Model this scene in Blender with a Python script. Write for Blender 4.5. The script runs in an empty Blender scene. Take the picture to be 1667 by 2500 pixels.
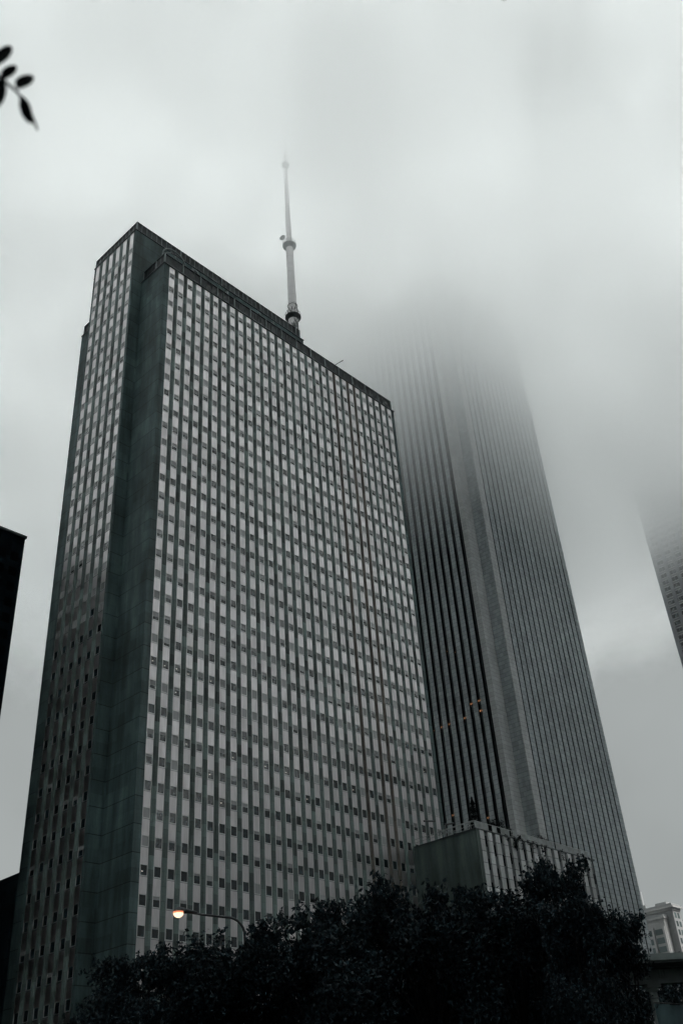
import bpy, math, random
from mathutils import Vector, Matrix
random.seed(7)
S = 2.42
sc = bpy.context.scene
col = sc.collection
R = math.radians

# ------------------------------------------------------------------ materials
def nt(name):
    m = bpy.data.materials.new(name); m.use_nodes = True
    t = m.node_tree; t.nodes.clear()
    out = t.nodes.new('ShaderNodeOutputMaterial'); b = t.nodes.new('ShaderNodeBsdfPrincipled')
    t.links.new(b.outputs[0], out.inputs[0])
    return m, t, b
def N(t, kind, **kw):
    n = t.nodes.new(kind)
    for k, v in kw.items():
        if k.startswith('i_'): n.inputs[int(k[2:])].default_value = v
        else: setattr(n, k, v)
    return n
def math_(t, op, a, b=None, clamp=False):
    n = t.nodes.new('ShaderNodeMath'); n.operation = op; n.use_clamp = clamp
    for i, v in enumerate((a, b)):
        if v is None: continue
        if isinstance(v, (int, float)): n.inputs[i].default_value = v
        else: t.links.new(v, n.inputs[i])
    return n.outputs[0]
def mapr(t, v, a, b, c, d):
    n = t.nodes.new('ShaderNodeMapRange'); t.links.new(v, n.inputs[0])
    for i, x in zip((1, 2, 3, 4), (a, b, c, d)): n.inputs[i].default_value = x
    return n.outputs[0]
def scale_col(t, base, fac):
    n = t.nodes.new('ShaderNodeVectorMath'); n.operation = 'SCALE'
    if isinstance(base, tuple): n.inputs[0].default_value = base
    else: t.links.new(base, n.inputs[0])
    t.links.new(fac, n.inputs['Scale']); return n.outputs[0]
def objxyz(t):
    tc = t.nodes.new('ShaderNodeTexCoord'); s = t.nodes.new('ShaderNodeSeparateXYZ')
    t.links.new(tc.outputs['Object'], s.inputs[0]); return tc.outputs['Object'], s.outputs
def noise(t, vec, scale, detail=4, rough=.55, stretch=None):
    n = t.nodes.new('ShaderNodeTexNoise'); n.inputs['Scale'].default_value = scale
    n.inputs['Detail'].default_value = detail; n.inputs['Roughness'].default_value = rough
    if stretch:
        m = t.nodes.new('ShaderNodeMapping'); m.inputs['Scale'].default_value = stretch
        t.links.new(vec, m.inputs[0]); vec = m.outputs[0]
    t.links.new(vec, n.inputs['Vector']); return n.outputs['Fac']

def plain(name, c, rough=.6, metal=0, vary=.15, spec=.5, nscale=.8):
    m, t, b = nt(name)
    v, _ = objxyz(t)
    f = mapr(t, noise(t, v, nscale), .3, .7, 1 - vary, 1 + vary)
    t.links.new(scale_col(t, tuple(c), f), b.inputs['Base Color'])
    b.inputs['Roughness'].default_value = rough; b.inputs['Metallic'].default_value = metal
    b.inputs['Specular IOR Level'].default_value = spec
    return m

def stone(name, c, block_h, joint=.03, bw=2.42, jdark=.45, streak=.3, bvar=.25, spec=.3, jstep=None):
    """cut-stone cladding: courses, joints, per-block tone and vertical stains"""
    m, t, b = nt(name)
    v, s = objxyz(t)
    h = math_(t, 'ADD', s[0], s[1])
    zi = math_(t, 'FLOOR', math_(t, 'DIVIDE', s[2], block_h))
    xi = math_(t, 'FLOOR', math_(t, 'DIVIDE', h, bw))
    cmb = t.nodes.new('ShaderNodeCombineXYZ'); t.links.new(xi, cmb.inputs[0]); t.links.new(zi, cmb.inputs[2])
    wn = t.nodes.new('ShaderNodeTexWhiteNoise'); t.links.new(cmb.outputs[0], wn.inputs['Vector'])
    bt = mapr(t, wn.outputs['Value'], 0, 1, 1 - bvar, 1 + bvar)
    n1 = mapr(t, noise(t, v, .07, 5), .3, .7, 1 - streak, 1 + streak)
    n2 = mapr(t, noise(t, v, .5, 5, .6, (1, 1, .12)), .35, .7, 1 - streak, 1 + streak * .6)
    n3 = mapr(t, noise(t, v, 2.5, 5, .7), .3, .7, .88, 1.12)
    js = jstep or block_h
    fr = math_(t, 'FRACT', math_(t, 'DIVIDE', s[2], js))
    j = mapr(t, math_(t, 'LESS_THAN', fr, joint / js), 0, 1, 1, jdark)
    f = math_(t, 'MULTIPLY', math_(t, 'MULTIPLY', bt, n1), math_(t, 'MULTIPLY', n2, math_(t, 'MULTIPLY', n3, j)))
    t.links.new(scale_col(t, tuple(c), f), b.inputs['Base Color'])
    b.inputs['Roughness'].default_value = .65; b.inputs['Specular IOR Level'].default_value = spec
    return m

def panel_mat(name, c, rough=.3, metal=.94):
    """ribbed aluminium spandrel: fine upright ribs, tone differs per sheet"""
    m, t, b = nt(name)
    v, s = objxyz(t)
    g = t.nodes.new('ShaderNodeNewGeometry')
    isl = mapr(t, g.outputs['Random Per Island'], 0, 1, .84, 1.1)
    h = math_(t, 'ADD', s[0], s[1])
    rib = math_(t, 'SINE', math_(t, 'MULTIPLY', h, 2 * math.pi / .19))
    ribc = mapr(t, rib, -1, 1, .86, 1.06)
    n2 = mapr(t, noise(t, v, .8, 4, .6, (1.5, 1.5, .25)), .35, .7, .86, 1.08)
    f = math_(t, 'MULTIPLY', isl, math_(t, 'MULTIPLY', ribc, n2))
    t.links.new(scale_col(t, tuple(c), f), b.inputs['Base Color'])
    b.inputs['Roughness'].default_value = rough; b.inputs['Metallic'].default_value = metal
    return m

def glass_mat(name, c, rough=.06, spec=.5, lo=.5, hi=1.5, wob=.0):
    m, t, b = nt(name)
    g = t.nodes.new('ShaderNodeNewGeometry')
    isl = mapr(t, g.outputs['Random Per Island'], 0, 1, lo, hi)
    t.links.new(scale_col(t, tuple(c), isl), b.inputs['Base Color'])
    b.inputs['Roughness'].default_value = rough; b.inputs['Specular IOR Level'].default_value = spec
    v, s = objxyz(t)
    b.inputs['IOR'].default_value = 1.85 if name == 'window_glass' else 1.5
    bp = t.nodes.new('ShaderNodeBump'); bp.inputs['Strength'].default_value = .06; bp.inputs['Distance'].default_value = .3
    t.links.new(noise(t, v, .9, 2), bp.inputs['Height']); t.links.new(bp.outputs[0], b.inputs['Normal'])
    return m

def emit(name, c, st):
    m, t, b = nt(name)
    b.inputs['Base Color'].default_value = (.02, .02, .02, 1)
    b.inputs['Emission Color'].default_value = (*c, 1); b.inputs['Emission Strength'].default_value = st
    return m

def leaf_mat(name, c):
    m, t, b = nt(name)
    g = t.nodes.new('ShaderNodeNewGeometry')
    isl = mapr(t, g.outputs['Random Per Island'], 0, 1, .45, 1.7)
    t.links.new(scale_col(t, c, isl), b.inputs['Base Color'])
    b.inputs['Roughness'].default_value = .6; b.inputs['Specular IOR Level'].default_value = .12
    return m

M = dict(
    stone=stone('stone_green', (.068, .108, .110), 2.047, bw=1.9, jstep=4.094, joint=.13, jdark=.25, streak=.5, bvar=.2),
    pil=stone('stone_pilaster', (.115, .152, .146), 2.047, bw=2.42, joint=.04, bvar=.5, streak=.22),
    rust=stone('stone_stained', (.098, .088, .075), 2.047, bw=2.42, joint=.04, bvar=.3, streak=.3),
    panel=panel_mat('ribbed_aluminium', (.65, .625, .635)),
    frame=plain('window_frame_metal', (.58, .585, .585), .4, .6, .1),
    frame_mid=plain('channel_metal', (.13, .15, .15), .5, .3, .1),
    frame_dark=plain('dark_joint', (.03, .04, .045), .6, 0, .2),
    glass=glass_mat('window_glass', (.012, .022, .027), .06, .5),
    blind=glass_mat('blind_behind_glass', (.36, .365, .37), .15, .35, .6, 1.15),
    cornice=plain('cornice_metal', (.05, .062, .066), .5, .3, .2),
    louvre=glass_mat('parapet_screen', (.014, .02, .023), .45, .25, .6, 1.5),
    post=plain('parapet_post', (.16, .19, .195), .5, .3, .15),
    roof=plain('roof_gravel', (.12, .12, .12), .9),
    mast=None, steel=plain('galvanised_steel', (.17, .2, .205), .5, .5, .2),
    darksteel=plain('dark_painted_steel', (.012, .015, .018), .45, .2, .1),
    black=stone('black_cladding', (.006, .012, .016), 3.9, bw=3, joint=.25, jdark=.6, spec=.05, bvar=.25, streak=.25),
    blackglass=glass_mat('black_glass', (.003, .004, .005), .3, .06),
    podium=stone('podium_stone', (.013, .024, .03), 4, bw=3, joint=.1, spec=.1),
    aon_stone=stone('granite_pier', (.33, .365, .375), 1.3, joint=.13, bw=1.02, jdark=.6, streak=.12, bvar=.16, spec=.3),
    aon_corner=stone('granite_corner', (.43, .445, .445), 1.3, joint=.10, bw=1.3, jdark=.6, streak=.1, bvar=.1),
    aon_dark=glass_mat('recessed_dark_glass', (.004, .006, .008), .5, .05),
    annex_stone=stone('annex_stone', (.075, .102, .096), 3.0, bw=40, joint=.04, jdark=.85, streak=.45, bvar=.04),
    annex_panel=stone('annex_panel', (.46, .47, .475), 2.05, bw=2.42, joint=.12, jdark=.35, bvar=.22, streak=.15),
    annex_grey=plain('annex_spandrel', (.085, .095, .10), .5, 0, .25),
    rail=plain('terrace_rail', (.35, .37, .37), .4, .3, .1),
    railglass=plain('frosted_rail_glass', (.30, .32, .32), .25, 0, .25),
    pale=stone('pale_limestone', (.44, .435, .43), 3.2, bw=4, joint=.08, jdark=.8, streak=.08, bvar=.05),
    pale2=plain('pale_grey_render', (.30, .305, .305), .8, 0, .1),
    palefar=plain('fog_pale_concrete', (.27, .275, .275), .9, 0, .05),  # pale tone stands in for fog in front of the far tower
    mull=plain('bronze_mullion', (.02, .028, .03), .5, .3, .1),
    paleglass=glass_mat('pale_building_glass', (.09, .12, .12), .12, .5, .6, 1.4),
    tower_stone=stone('tower_concrete', (.24, .25, .26), 3.4, bw=4, joint=.08, jdark=.8, streak=.1, bvar=.06),
    ghost=stone('grey_granite', (.04, .045, .05), 3.8, bw=3, joint=.1, streak=.1),
    limestone=stone('peristyle_limestone', (.20, .235, .235), 30, bw=1.6, joint=.0, streak=.2, bvar=.15),
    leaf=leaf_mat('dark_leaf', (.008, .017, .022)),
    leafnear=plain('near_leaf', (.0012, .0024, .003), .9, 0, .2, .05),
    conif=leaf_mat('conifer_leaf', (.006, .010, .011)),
    bark=plain('bark', (.005, .006, .007), .9, 0, .3, .2, 5),
    asphalt=plain('asphalt', (.035, .038, .04), .9, 0, .2, .3),
    grass=plain('lawn', (.012, .02, .014), .9, 0, .3, .2),
    banner=plain('banner_cloth', (.05, .085, .095), .7, 0, .35, .3, 1.2),
    lamp=emit('lamp_glow', (1.0, .60, .38), .9),
    lamprim=emit('lamp_rim', (1.0, .30, .14), .4),
    warm=emit('warm_office_light', (1.0, .46, .22), .22),
    cool=emit('ceiling_light', (1.0, .93, .82), .45),
)
def mast_mat():
    m, t, b = nt('patchy_white_mast')
    v, s = objxyz(t)
    # dark patches and hoops near the foot of the mast, on its east side
    n = noise(t, v, 1.1, 6, .7, (1, 1, .35))
    side = mapr(t, s[0], -.5, 1.1, 0, .22)
    low = mapr(t, s[2], 27, 44, .12, -.2)
    f = math_(t, 'ADD', math_(t, 'ADD', n, side), low)
    r = t.nodes.new('ShaderNodeValToRGB'); r.color_ramp.elements[0].position = .60; r.color_ramp.elements[1].position = .70
    r.color_ramp.elements[0].color = (.78, .76, .765, 1); r.color_ramp.elements[1].color = (.06, .07, .07, 1)
    t.links.new(f, r.inputs[0])
    fr = math_(t, 'FRACT', math_(t, 'DIVIDE', s[2], 3.1))
    j = mapr(t, math_(t, 'LESS_THAN', fr, .03), 0, 1, 1, .55)
    t.links.new(scale_col(t, r.outputs[0], j), b.inputs['Base Color'])
    b.inputs['Roughness'].default_value = .5
    return m
M['mast'] = mast_mat()

# ------------------------------------------------------------------ mesh helper
class MB:
    def __init__(s): s.v = []; s.f = []; s.mi = []; s.mats = []
    def m(s, k):
        if k not in s.mats: s.mats.append(k)
        return s.mats.index(k)
    def quad(s, a, b, c, d, k):
        n = len(s.v); s.v += [tuple(a), tuple(b), tuple(c), tuple(d)]; s.f.append((n, n+1, n+2, n+3)); s.mi.append(s.m(k))
    def box(s, x0, x1, y0, y1, z0, z1, k, fr=None, skip=''):
        P = [(x, y, z) for z in (z0, z1) for y in (y0, y1) for x in (x0, x1)]
        if fr: P = [fr(*p) for p in P]
        n = len(s.v); s.v += [tuple(p) for p in P]
        F = dict(b=(0, 2, 3, 1), t=(4, 5, 7, 6), s=(0, 1, 5, 4), n=(2, 6, 7, 3), w=(0, 4, 6, 2), e=(1, 3, 7, 5))
        for q, f in F.items():
            if q in skip: continue
            s.f.append(tuple(n + i for i in f)); s.mi.append(s.m(k))
    def prism(s, pts, z0, z1, k, capk=None):
        n = len(s.v); c = len(pts)
        s.v += [(x, y, z0) for x, y in pts] + [(x, y, z1) for x, y in pts]
        for i in range(c):
            j = (i + 1) % c; s.f.append((n+i, n+j, n+c+j, n+c+i)); s.mi.append(s.m(k))
        s.f.append(tuple(n+c+i for i in range(c))); s.mi.append(s.m(capk or k))
        s.f.append(tuple(n+i for i in reversed(range(c)))); s.mi.append(s.m(k))
    def tube(s, pts, rad, k, seg=8, cap=True):
        pts = [Vector(p) for p in pts]
        if not isinstance(rad, (list, tuple)): rad = [rad] * len(pts)
        n0 = len(s.v)
        up = None
        for i, p in enumerate(pts):
            d = (pts[min(i+1, len(pts)-1)] - pts[max(i-1, 0)]).normalized()
            if up is None:
                up = Vector((0, 0, 1)) if abs(d.z) < .9 else Vector((1, 0, 0))
            a = d.cross(up).normalized(); b = a.cross(d).normalized(); up = b
            for j in range(seg):
                t = 2 * math.pi * j / seg
                s.v.append(tuple(p + (a * math.cos(t) + b * math.sin(t)) * rad[i]))
        for i in range(len(pts) - 1):
            for j in range(seg):
                q = (j + 1) % seg
                s.f.append((n0+i*seg+j, n0+i*seg+q, n0+(i+1)*seg+q, n0+(i+1)*seg+j)); s.mi.append(s.m(k))
        if cap:
            s.f.append(tuple(n0+j for j in range(seg))); s.mi.append(s.m(k))
            s.f.append(tuple(n0+(len(pts)-1)*seg+j for j in range(seg))); s.mi.append(s.m(k))
    def lathe(s, prof, k, seg=24, c=(0, 0)):
        n0 = len(s.v)
        for r, z in prof:
            for j in range(seg):
                t = 2 * math.pi * j / seg; s.v.append((c[0] + r*math.cos(t), c[1] + r*math.sin(t), z))
        for i in range(len(prof)-1):
            for j in range(seg):
                q = (j+1) % seg; s.f.append((n0+i*seg+j, n0+i*seg+q, n0+(i+1)*seg+q, n0+(i+1)*seg+j)); s.mi.append(s.m(k))
    def mesh(s, name, smooth=False):
        me = bpy.data.meshes.new(name); me.from_pydata(s.v, [], s.f)
        for k in s.mats: me.materials.append(M[k])
        me.polygons.foreach_set('material_index', s.mi)
        if smooth: me.polygons.foreach_set('use_smooth', [True] * len(s.f))
        me.update(); return me
    def build(s, name, parent=None, smooth=False, loc=None):
        o = bpy.data.objects.new(name, s.mesh(name, smooth)); col.objects.link(o)
        if parent: o.parent = parent
        if loc: o.location = loc
        return o

def tag(o, label=None, cat=None, group=None, kind=None):
    for k, v in (('label', label), ('category', cat), ('group', group), ('kind', kind)):
        if v: o[k] = v
    return o
def empty(name, loc, label, cat, group=None):
    o = bpy.data.objects.new(name, None); col.objects.link(o); o.location = loc; o.empty_display_size = 1
    return tag(o, label, cat, group)
def link_mesh(name, me, parent=None, loc=(0, 0, 0)):
    o = bpy.data.objects.new(name, me); col.objects.link(o); o.location = loc
    if parent: o.parent = parent
    return o

# ------------------------------------------------------------------ camera
cam = bpy.data.cameras.new('camera'); co = bpy.data.objects.new('camera', cam); col.objects.link(co)
yaw, pitch, roll, f = .848, .5934, -.078, 2369.3
C = Vector((-83.243, -118.132, 1.65))
F = Vector((math.sin(yaw)*math.cos(pitch), math.cos(yaw)*math.cos(pitch), math.sin(pitch)))
Rv = Vector((math.cos(yaw), -math.sin(yaw), 0)); Uv = Rv.cross(F)
R2 = Rv*math.cos(roll) + Uv*math.sin(roll); U2 = -Rv*math.sin(roll) + Uv*math.cos(roll)
co.matrix_world = Matrix(((R2.x, U2.x, -F.x, C.x), (R2.y, U2.y, -F.y, C.y), (R2.z, U2.z, -F.z, C.z), (0, 0, 0, 1)))
cam.sensor_fit = 'VERTICAL'; cam.sensor_height = 36; cam.lens = f / 2500 * 36
cam.clip_end = 6000; cam.clip_start = .05
cam.dof.use_dof = True; cam.dof.focus_distance = 120; cam.dof.aperture_fstop = 2.8
sc.camera = co

# ------------------------------------------------------------------ ground
g = MB(); g.quad((-2500, -2500, 0), (2500, -2500, 0), (2500, 2500, 0), (-2500, 2500, 0), 'asphalt')
tag(g.build('ground'), kind='structure')
g = MB(); g.quad((-140, -200, .004), (40, -200, .004), (40, -50, .004), (-140, -50, .004), 'grass')
tag(g.build('lawn'), kind='structure')
g = MB(); g.box(-400, 400, -46, -42, -.1, .14, 'annex_grey'); tag(g.build('pavement'), kind='structure')

# ------------------------------------------------------------------ main tower
FL = 4.094; SILL0 = 160.74; WH = 1.64
tower = empty('office_tower', (0, 0, 0), 'broad green stone office slab with gridded window columns, rooftop lettering and a tall mast', 'office tower')
HC = 67.81 * S; HT = 74.23 * S; XE = 30.65 * S; YB = 3.28 * S; YC = 9.89 * S; XW = -1.04 * S; XP = 20.65 * S
m0, pw = .6 * S, .62 * S
w = MB()
w.box(0, m0, 0, .36, 0, HC, 'stone', skip='n'); w.box(m0 + 29*S + pw, XE, 0, .36, 0, HC, 'stone', skip='n')
w.box(0, XE, .36, YB, 0, HC, 'stone', skip='')
w.build('wall', tower)
w = MB()
w.box(XW + .36, XP, YB + .003, YC, 0, HT, 'stone')
w.box(XW, XW + .36, YB + .003, YB + .30 * S, 0, HT, 'stone', skip='e'); w.box(XW, XW + .36, 9.66 * S, YC, 0, HT, 'stone', skip='e')
w.build('wall', tower)
w = MB(); w.box(XP, XE - .01, YB + .004, YC, 0, HC - .02, 'stone'); w.box(.01, XE - .02, YC + .002, 12.75 * S, 0, 68.0 * S, 'stone'); w.build('wall', tower)

def frame_s(x, y, z): return (x, y, z)               # local: u along +X, w depth into building +Y
def mk_w(x, y, z): return (XW + y, x, z)             # u along +Y on the west face, depth into building +X
class Sub:
    """adds boxes/quads in face coordinates (u, depth, z)"""
    def __init__(s, mb, fr): s.mb = mb; s.fr = fr
    def box(s, u0, u1, d0, d1, z0, z1, k, skip='n'): s.mb.box(u0, u1, d0, d1, z0, z1, k, s.fr, skip)
    def face(s, u0, u1, d, z0, z1, k):
        fr = s.fr; s.mb.quad(fr(u0, d, z0), fr(u1, d, z0), fr(u1, d, z1), fr(u0, d, z1), k)

def window_geo(sub, u0, u1, z, h, blind, kglass='glass', fk='frame', dd=0.0):
    """frame ring with a glass pane; blind = lowered share seen behind the glass"""
    t = .085
    d0, d1 = .02 + dd, .13 + dd
    sub.box(u0, u0+t, d0, d1, z, z+h, fk); sub.box(u1-t, u1, d0, d1, z, z+h, fk)
    sub.box(u0+t, u1-t, d0, d1, z, z+t, fk); sub.box(u0+t, u1-t, d0, d1, z+h-t, z+h, fk)
def pane_geo(sub, u0, u1, z, h, blind, dd=0.0, kg='glass', light=None):
    t = .085; zt = z+h-t; zb = z+t
    zm = zt - (zt-zb) * blind
    if blind > .02: sub.face(u0+t, u1-t, .09+dd, zm, zt, 'blind')
    if blind < .98: sub.face(u0+t, u1-t, .09+dd, zb, zm, kg)
    if light: sub.box(u0+t+light[0], u0+t+light[1], .07+dd, .085+dd, z+light[2], z+light[2]+light[3], light[4])

rnd = random.Random(3)
rowmode = {}
def blind_for(ci, k):
    if k not in rowmode: rowmode[k] = rnd.random()
    r = rnd.random(); q = rowmode[k]
    if k == 25 or k == 30: base = .35
    if k in (23,): return 1.0 if rnd.random() < .8 else .6
    if k >= 29: return 0 if r < .74 else (rnd.uniform(.1, .6) if r < .92 else 1.0)
    if k >= 24: return 0 if r < .6 else (rnd.uniform(.2, .6) if r < .85 else 1.0)
    if r < .30: return 0
    if r < .72: return rnd.uniform(.25, .75)
    return rnd.uniform(.92, 1.0)

lights = {(1, 22): 1, (0, 22): 1, (2, 22): 1, (3, 22): 1, (5, 22): 1, (2, 23): 1, (7, 25): 1, (10, 25): 1, (12, 25): 1, (6, 27): 1, (28, 23): 1, (6, 4): 1, (3, 25): 1, (0, 30): 1, (5, 26): 1, (19, 25): 1, (14, 26): 1}
rest = MB(); rs = Sub(rest, frame_s)
named = []
for ci in range(30):
    st = MB(); ss = Sub(st, frame_s)
    u0 = m0 + ci * S; u1 = u0 + pw
    # continuous back strip behind panels, with side channels
    ss.box(u0, u0 + .06, .015, .36, 0, HC - .05, 'frame'); ss.box(u1 - .06, u1, .015, .36, 0, HC - .05, 'frame_mid')
    ss.box(u1 - .10, u1 - .061, .09, .36, 0, HC - .05, 'frame_dark')
    for k in range(0, 39):
        zs = SILL0 - FL * k
        top = (HC - .05) if k == 0 else SILL0 - FL * (k-1) - .10
        ss.box(u0 + .061, u1 - .101, .035, .3, zs + WH + .02, top, 'panel', skip='n')
        ss.box(u0 + .062, u1 - .102, .06, .36, zs - .10, zs - .03, 'frame_dark', skip='n')
        ss.box(u0 + .063, u1 - .103, .01, .36, zs - .03, zs + .02, 'frame', skip='n')
    st.build('panel_strip', tower)
    for k in range(0, 39):
        zs = SILL0 - FL * k
        b = blind_for(ci, k)
        L = None
        if (ci, k) in lights: L = (.3, .52, rnd.uniform(.3, .8), .07, 'cool'); b = min(b, .3)
        if 28 <= k <= 35 and ci < 12 and len(named) < 96: named.append((ci, k, u0, u1, zs, b, L))
        else:
            window_geo(rs, u0 + .064, u1 - .104, zs + .02, WH - .02, b)
            rest_g = rs; pane_geo(rs, u0 + .064, u1 - .104, zs + .02, WH - .02, b, light=L)
for ci, k, u0, u1, zs, b, L in named:
    wf = MB(); window_geo(Sub(wf, frame_s), u0 + .064 - u0, u1 - .104 - u0, .02, WH - .02, b)
    wo = wf.build('window', tower, loc=(u0, 0, zs))
    pn = MB(); s2 = Sub(pn, frame_s)
    t = .085; z0 = .02 + t; z1 = WH - t; uu0 = .064 + t; uu1 = (u1-u0) - .104 - t
    zm = z1 - (z1-z0)*b
    if b < .98: s2.face(uu0, uu1, .09, z0, zm, 'glass'); pn.build('pane', wo)
    if b > .02:
        bl = MB(); Sub(bl, frame_s).face(uu0, uu1, .09, zm, z1, 'blind'); bl.build('blind', wo)
    if L:
        lm = MB(); Sub(lm, frame_s).box(.35, .6, .07, .085, L[2], L[2]+.07, 'cool'); lm.build('ceiling_light', wo)
for ci in range(29):
    pl = MB(); u0 = m0 + ci*S + pw; u1 = m0 + (ci+1)*S
    k = 'rust' if ci in (20, 22, 23) else 'pil'
    pl.box(u0, u1, 0.0 + .003 * (ci % 2), .36, 0, HC, k, skip='n')
    pl.box(u0 + .34, u1 - .10, -.05, .0, 0, HC, k, skip='n')
    pl.build('pilaster', tower)

# west face of the taller slab: six columns
west = MB(); wsb = Sub(west, mk_w)
WP = 1.09 * S; w0 = 3.58 * S
for ci in range(6):
    st = MB(); ss = Sub(st, mk_w)
    u0 = w0 + ci * WP; u1 = u0 + pw
    ss.box(u0, u0 + .06, .015, .36, 0, HT - .05, 'frame'); ss.box(u1 - .07, u1, .015, .36, 0, HT - .05, 'frame_mid')
    for k in range(-3, 39):
        zs = SILL0 - FL * k
        top = (HT - .05) if k == -3 else SILL0 - FL * (k-1) - .14
        ss.box(u0 + .061, u1 - .071, .035, .3, zs + WH + .02, top, 'panel', skip='n')
        ss.box(u0 + .061, u1 - .071, .02, .36, zs - .14, zs - .0, 'frame_dark', skip='n')
        r = rnd.random(); b = (.0 if r < .25 else rnd.uniform(.5, 1) if r < .6 else 1.) if k < 20 else (0 if r < .9 else .4)
        window_geo(wsb, u0 + .07, u1 - .08, zs + .02, WH - .02, b); pane_geo(wsb, u0 + .07, u1 - .08, zs + .02, WH - .02, b)
    st.build('panel_strip', tower)
for ci in range(5):
    pl = MB(); sp = Sub(pl, mk_w); u0 = w0 + ci*WP + pw; u1 = w0 + (ci+1)*WP
    sp.box(u0, u1, 0, .36, 0, HT, 'pil'); sp.box(u0 + .25, u1 - .25, -.04, 0, 0, HT, 'pil')
    pl.build('pilaster', tower)
ww = west.build('window', tower); ww['kind'] = 'stuff'
rr = rest.build('window', tower); rr['kind'] = 'stuff'

# cornice slabs, parapet screens
c = MB()
c.box(-.18, XE + .18, -.18, YB - .02, HC + .001, HC + .28, 'cornice')
c.build('cornice', tower)
def parapet(name, edges, z0, z1, pitch, big=3, roofk=None):
    """edges: (x0,y0,x1,y1) runs; screens between posts, a stronger post every third panel, cap rail"""
    p = MB()
    for (x0, y0, x1, y1) in edges:
        L = math.hypot(x1-x0, y1-y0); n = max(1, round(L / pitch)); ux, uy = (x1-x0)/L, (y1-y0)/L; nx, ny = uy, -ux
        def fr(u, d, z): return (x0 + ux*u - nx*d, y0 + uy*u - ny*d, z)
        q = Sub(p, fr); s = L / n
        for i in range(n):
            q.box(i*s + .05, (i+1)*s - .05, .10, .2, z0 + .12, z1 - .16, 'louvre', skip='')
        for i in range(n+1):
            if i % big == 0: q.box(i*s - .14, i*s + .14, -.12, .22, z0, z1 - .05, 'post', skip='')
            else: q.box(i*s - .06, i*s + .06, .0, .22, z0, z1 - .1, 'post' if big == 9 else 'cornice', skip='')
        q.box(-.15, L+.15, -.1, .3, z1 - .16, z1, 'cornice', skip='')
        q.box(-.05, L+.05, .0, .3, z0, z0 + .12, 'cornice', skip='')
    return p.build(name, tower)
parapet('parapet', [(.35, .35, XE - .5, .35), (.35, YB, .35, .37), (XE - .5, .37, XE - .5, YB)], HC + .28, 69.3 * S, S * 2 / 3, 3)
c = MB(); c.box(XW - .15, XP + .15, YB - .17, YC + .17, HT + .002, HT + .22, 'cornice'); c.build('cornice', tower)
parapet('parapet', [(XW + .25, YB + .1, 20.2 * S, YB + .1), (XW + .25, YC - .1, XW + .25, YB + .12), (20.2 * S, YB + .12, 20.2 * S, YC - .1)], HT + .22, 75.45 * S, 1.4, 9)
c = MB(); c.box(-.12, XE, YC + .03, 12.75 * S + .12, 68.0 * S + .003, 68.0 * S + .25, 'cornice'); c.build('cornice', tower)
parapet('parapet', [(.3, 12.6 * S, .3, YC + .1)], 68.0*S + .25, 69.4 * S, 1.6, 2)

# rooftop sign: round emblem with a rock peak, then lettering on posts, behind the front parapet
sg = empty('rooftop_sign', (0, 0, 0), None, None); sg.parent = tower
e = MB(); ring = []
cx, cz, rr_ = 4.0, 169.3, 3.15
ring = [(cx + rr_*math.cos(a*math.pi/24), 2.0, cz + rr_*math.sin(a*math.pi/24)) for a in range(0, 49)]
e.tube(ring, .17, 'steel', 8)
for a, b in [((1.2, cz+.4), (3.2, cz+2.2)), ((3.2, cz+2.2), (4.0, cz+1.4)), ((4.0, cz+1.4), (4.6, cz+1.8)), ((4.6, cz+1.8), (6.9, cz-.6)), ((3.6, cz+1.1), (6.6, cz-1.4)), ((4.2, cz+1.2), (6.2, cz-1.6))]:
    e.tube([(a[0], 2.0, a[1]), (b[0], 2.0, b[1])], .13, 'steel', 6)
e.prism([(0, 0), (.1, 0), (.1, .1)], 0, .01, 'steel') if False else None
for x in (1.6, 4, 6.4): e.tube([(x, 2.3, HC + .3), (x, 2.3, cz + .5)], .09, 'darksteel', 6); e.tube([(x, 3.8, HC+.3), (x, 2.1, cz + 1.2)], .07, 'darksteel', 6)
e.build('emblem', sg)
x = 8.6
for ch in 'Prudential':
    cu = bpy.data.curves.new('letter', 'FONT'); cu.body = ch; cu.size = 4.4; cu.extrude = .22; cu.offset = .03
    tmp = bpy.data.objects.new('letter', cu); col.objects.link(tmp)
    dg = bpy.context.evaluated_depsgraph_get(); me = bpy.data.meshes.new_from_object(tmp.evaluated_get(dg))
    bpy.data.objects.remove(tmp); bpy.data.curves.remove(cu)
    me.materials.clear(); me.materials.append(M['steel'])
    o = link_mesh('letter', me, sg, (x, 2.0, 167.75)); o.rotation_euler = (R(90), 0, 0)
    wdt = max(v.co.x for v in me.vertices) if me.vertices else 1.5
    x += wdt + .95
e = MB()
for q in range(9):
    xx = 9 + q*3.7; e.tube([(xx, 2.35, HC+.28), (xx, 2.35, 170.2)], .08, 'darksteel', 6); e.tube([(xx, 4.2, HC+.3), (xx, 2.4, 170.1)], .06, 'darksteel', 6)
for zz in (168.2, 169.8): e.tube([(8, 2.35, zz), (40, 2.35, zz)], .09, 'steel', 6)
e.build('sign_frame', sg)
# small roof boom near the middle of the front roof
e = MB(); bx_ = 22.4 * S
e.tube([(bx_ - .6, 1.6, 168.2), (bx_ + .3, 1.2, 169.6), (bx_ + 2.2, .5, 171.6)], [.1, .1, .14], 'darksteel', 6); e.tube([(bx_-.6, 1.6, HC+.2), (bx_-.6, 1.6, 168.2)], .1, 'darksteel', 6)
e.build('roof_boom', tower)

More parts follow.
